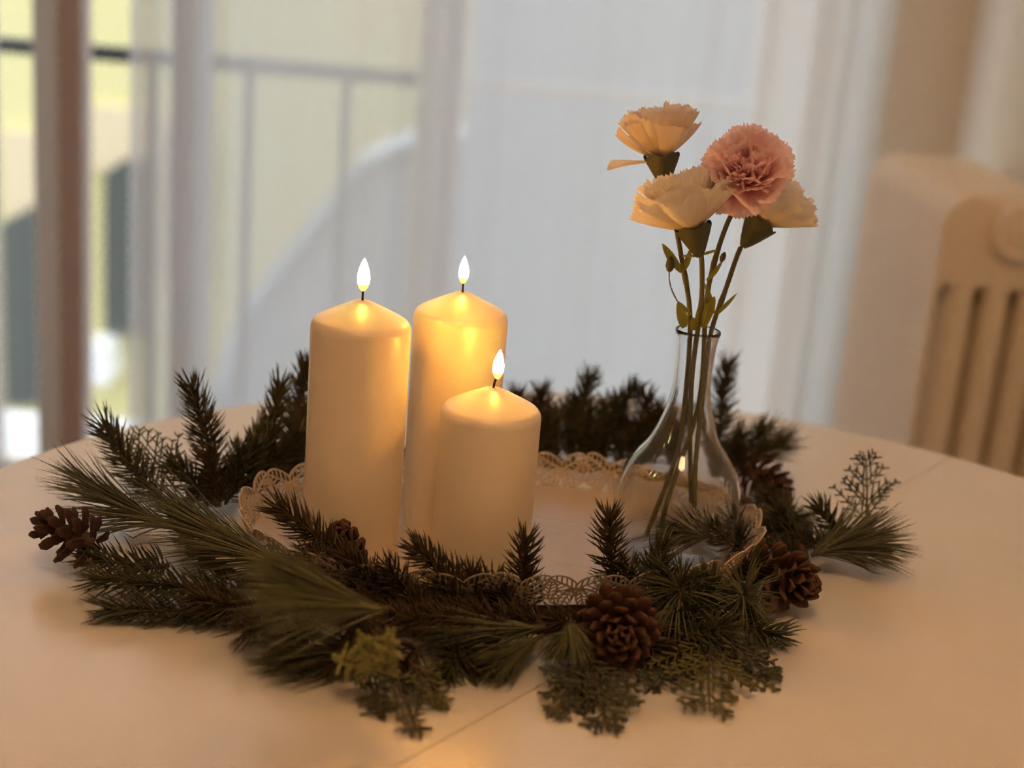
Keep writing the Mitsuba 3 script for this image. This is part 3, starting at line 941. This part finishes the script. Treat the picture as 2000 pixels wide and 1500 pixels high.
# left, low
fir((490, 1160), .016, (190, 1128), None or .0, .0150, 30, flat=.3)
fir((520, 1195), .010, (212, 1190), -.01, .0160, 30, flat=.3)
fir((330, 1105), .014, (170, 1085), .0, .0140, 30)
fir((560, 1200), .012, (380, 1165), -.005, .0150, 30, BROWN)
# front left, upright before the candles
fir((700, 1128), .020, (545, 990), .0, .0140, 36, BROWN)
fir((775, 1175), .018, (672, 1082), .0, .0130, 36, BROWN)
fir((700, 1150), .018, (598, 1082), .0, .0130, 34, BROWN)
fir((985, 1185), .016, (812, 1070), .0, .0125, 36, BROWN, ang=(1.2, .5))
fir((1036, 1190), .014, (1028, 1052), .0, .0125, 36, BROWN, ang=(1.15, .5))
fir((1206, 1165), .016, (1190, 1006), .0, .0125, 38, BROWN, ang=(1.2, .55))
for bx, by, tx, ty in ((840, 1205, 760, 1110), (900, 1205, 850, 1125), (950, 1200, 920, 1120), (800, 1190, 720, 1130), (870, 1215, 800, 1165), (990, 1205, 960, 1130), (930, 1215, 880, 1150), (1015, 1210, 980, 1150), (760, 1195, 700, 1150)):
    fir((bx, by), .012, (tx, ty), .0, .0125, 36, BROWN)
# front right
fir((1448, 1075), .020, (1376, 1022), .0, .0120, 36)
fir((1450, 1075), .020, (1428, 1010), .0, .0120, 36)
fir((1265, 1130), .016, (1300, 1060), .0, .0125, 36)
fir((1650, 1062), .012, (1478, 1032), .0, .0125, 34)
fir((1640, 1066), .014, (1598, 990), .0, .0130, 34)
fir((1560, 1085), .012, (1475, 1060), .0, .0125, 34)
fir((1450, 1215), .014, (1522, 1242), -.005, .0140, 40)
for bx, by, tx, ty in ((1300, 1190, 1290, 1100), (1340, 1210, 1400, 1150), (1290, 1220, 1350, 1180), (1400, 1215, 1380, 1130), (1260, 1175, 1230, 1110), (1390, 1190, 1470, 1190), (1330, 1240, 1420, 1225), (1420, 1140, 1480, 1100)):
    fir((bx, by), .014, (tx, ty), -.004, .0130, 36)

# long-needle pine brushes
pine((345, 1030), .022, (78, 905), .05, .062, 190, ang=(.36, .10))
pine((590, 1110), .034, (255, 968), .05, .070, 280, pal=PINEC * 1.15, ang=(.30, .08))
pine((760, 1190), .050, (470, 1118), -.012, .070, 300, pal=PINEC * 1.25, ang=(.34, .08))
pine((1065, 1225), .026, (808, 1232), .0, .060, 170, ang=(.34, .10))
pine((735, 1270), .012, (478, 1288), -.01, .055, 150, zt=.006, ang=(.38, .1))
pine((1060, 1240), .020, (930, 1325), -.02, .050, 90, zt=.006, ang=(.4, .1))
pine((1585, 1085), .018, (1780, 1030), .02, .052, 260, ang=(.5, .18))
pine((1110, 1215), .034, (1105, 1310), -.01, .040, 120, zt=.008, ang=(.9, .4), bow=.5, droop=.2)
pine((1335, 1140), .036, (1320, 1190), -.05, .034, 130, ang=(1.15, .8), axis_frac=.2, bow=.5)
pine((1452, 1152), .036, (1450, 1180), -.04, .022, 90, ang=(1.3, .9), axis_frac=.2, bow=.1)
pine((1442, 912), .016, (1572, 832), .0, .048, 110, ang=(.4, .12))
pine((1390, 1050), .030, (1260, 1040), -.01, .036, 90, ang=(.6, .2))
pine((700, 1190), .034, (700, 1240), -.04, .022, 90, ang=(1.2, .7), pal=BROWN)

for bx, by, tx, ty in ((1500, 985, 1562, 1045), (1545, 1010, 1490, 965), (1560, 1060, 1520, 1000), (1590, 1070, 1540, 1040), (1470, 945, 1520, 990), (1450, 930, 1440, 870)):
    fir((bx, by), .014, (tx, ty), .0, .0120, 36)
# cedar sprays
cedar((1690, 1030), .018, (1690, 888), .01, None, 1.0, GREEN, 7, .00055, side=[0.1, -1, .25])
cedar((345, 960), .020, (262, 850), .03, None, 1.0, GREEN, 6, .00055, side=[0.1, -1, .3])
cedar((740, 1320), .020, (704, 1252), -.01, None, .6, YEL * 1.5, 4, .0011, side=[.1, -.9, .4])
cedar((750, 1320), .022, (758, 1245), -.01, None, .55, YEL * 1.5, 4, .0011, side=[-.1, -.9, .4])
cedar((735, 1310), .018, (662, 1288), -.01, None, .5, YEL * 1.5, 4, .0009, side=[.1, -.9, .4])
cedar((1160, 1275), .012, (1185, 1422), 0, .003, .9, GREEN, 8, .0008, side=[.1, -.25, 1])
cedar((1150, 1280), .012, (1085, 1395), 0, .003, .8, GREEN, 6, .0008, side=[.1, -.25, 1])
cedar((1395, 1225), .014, (1388, 1388), 0, .004, 1.0, YEL * .7, 8, .0008, side=[.1, -.25, 1])
cedar((1380, 1225), .012, (1265, 1340), 0, .003, .8, GREEN, 7, .0008, side=[.1, -.25, 1])
cedar((1400, 1225), .012, (1512, 1320), 0, .003, .8, GREEN, 7, .0008, side=[.1, -.25, 1])
cedar((770, 1300), .012, (815, 1430), 0, .003, .5, GREEN, 6, .0006, side=[.1, -.25, 1])
cedar((800, 1290), .012, (865, 1375), 0, .003, .8, YEL * .6, 6, .0008, side=[.1, -.25, 1])
cedar((720, 1310), .010, (745, 1390), 0, .003, .6, GREEN, 5, .0007, side=[.1, -.25, 1])
# twigs laid over the main twig
for bx, by, tx, ty in ((780, 1215, 690, 1185), (850, 1225, 770, 1200), (930, 1228, 850, 1200), (1000, 1222, 920, 1195), (1060, 1215, 985, 1200), (720, 1205, 640, 1170), (640, 1180, 560, 1160), (1140, 1215, 1080, 1205)):
    fir((bx, by), .022, (tx, ty), -.006, .0125, 36, BROWN)
for bx, by, tx, ty in ((1090, 880, 1040, 800), (1140, 890, 1125, 780), (1210, 890, 1180, 790), (1255, 895, 1262, 775), (1180, 905, 1130, 830), (1040, 900, 1080, 820), (1310, 905, 1290, 820), (440, 985, 470, 880), (480, 975, 500, 870), (520, 960, 520, 850), (560, 950, 580, 840), (430, 990, 400, 890)):
    fir((bx, by), .012, (tx, ty), .004, .0130, 36, BROWN if bx % 20 else GREEN)
# dark fill under the front of the wreath
for bx, by, tx, ty in ((620, 1235, 560, 1250), (700, 1265, 650, 1300), (820, 1265, 780, 1320), (900, 1265, 870, 1330), (980, 1255, 960, 1300), (860, 1250, 930, 1330), (760, 1250, 700, 1280), (560, 1215, 480, 1225), (1240, 1230, 1300, 1280), (1330, 1240, 1300, 1300)):
    fir((bx, by), .012, (tx, ty), -.02, .0150, 34, BROWN if bx % 3 else GREEN)

# cones
pc1 = on(132, 1042, .028)
pine_cone(pc1, at(62, 1018, pc1[1] + .01) - pc1, .043, .0165, 38, 21, .62, (.040, .019, .015), (.055, .028, .022), .0078)
pc2 = on(1490, 935, .022)
pine_cone(pc2, np.array([.5, -.3, -.2]), .040, .0180, 44, 22, .75, (.05, .020, .014), (.075, .035, .025), .0085)
pc3 = on(1208, 1228, .024)
pine_cone(pc3, origin + np.array([.03, 0, -.16]) - pc3, .040, .0230, 56, 23, 1.0, scale_w=.0105)
pc4 = on(1530, 1128, .024)
pine_cone(pc4, np.array([.55, -.75, .15]), .042, .0205, 50, 24, 1.0)
pc5 = on(672, 1062, .034)
pine_cone(pc5, np.array([-.2, -.5, .8]), .030, .0125, 36, 25, .9)
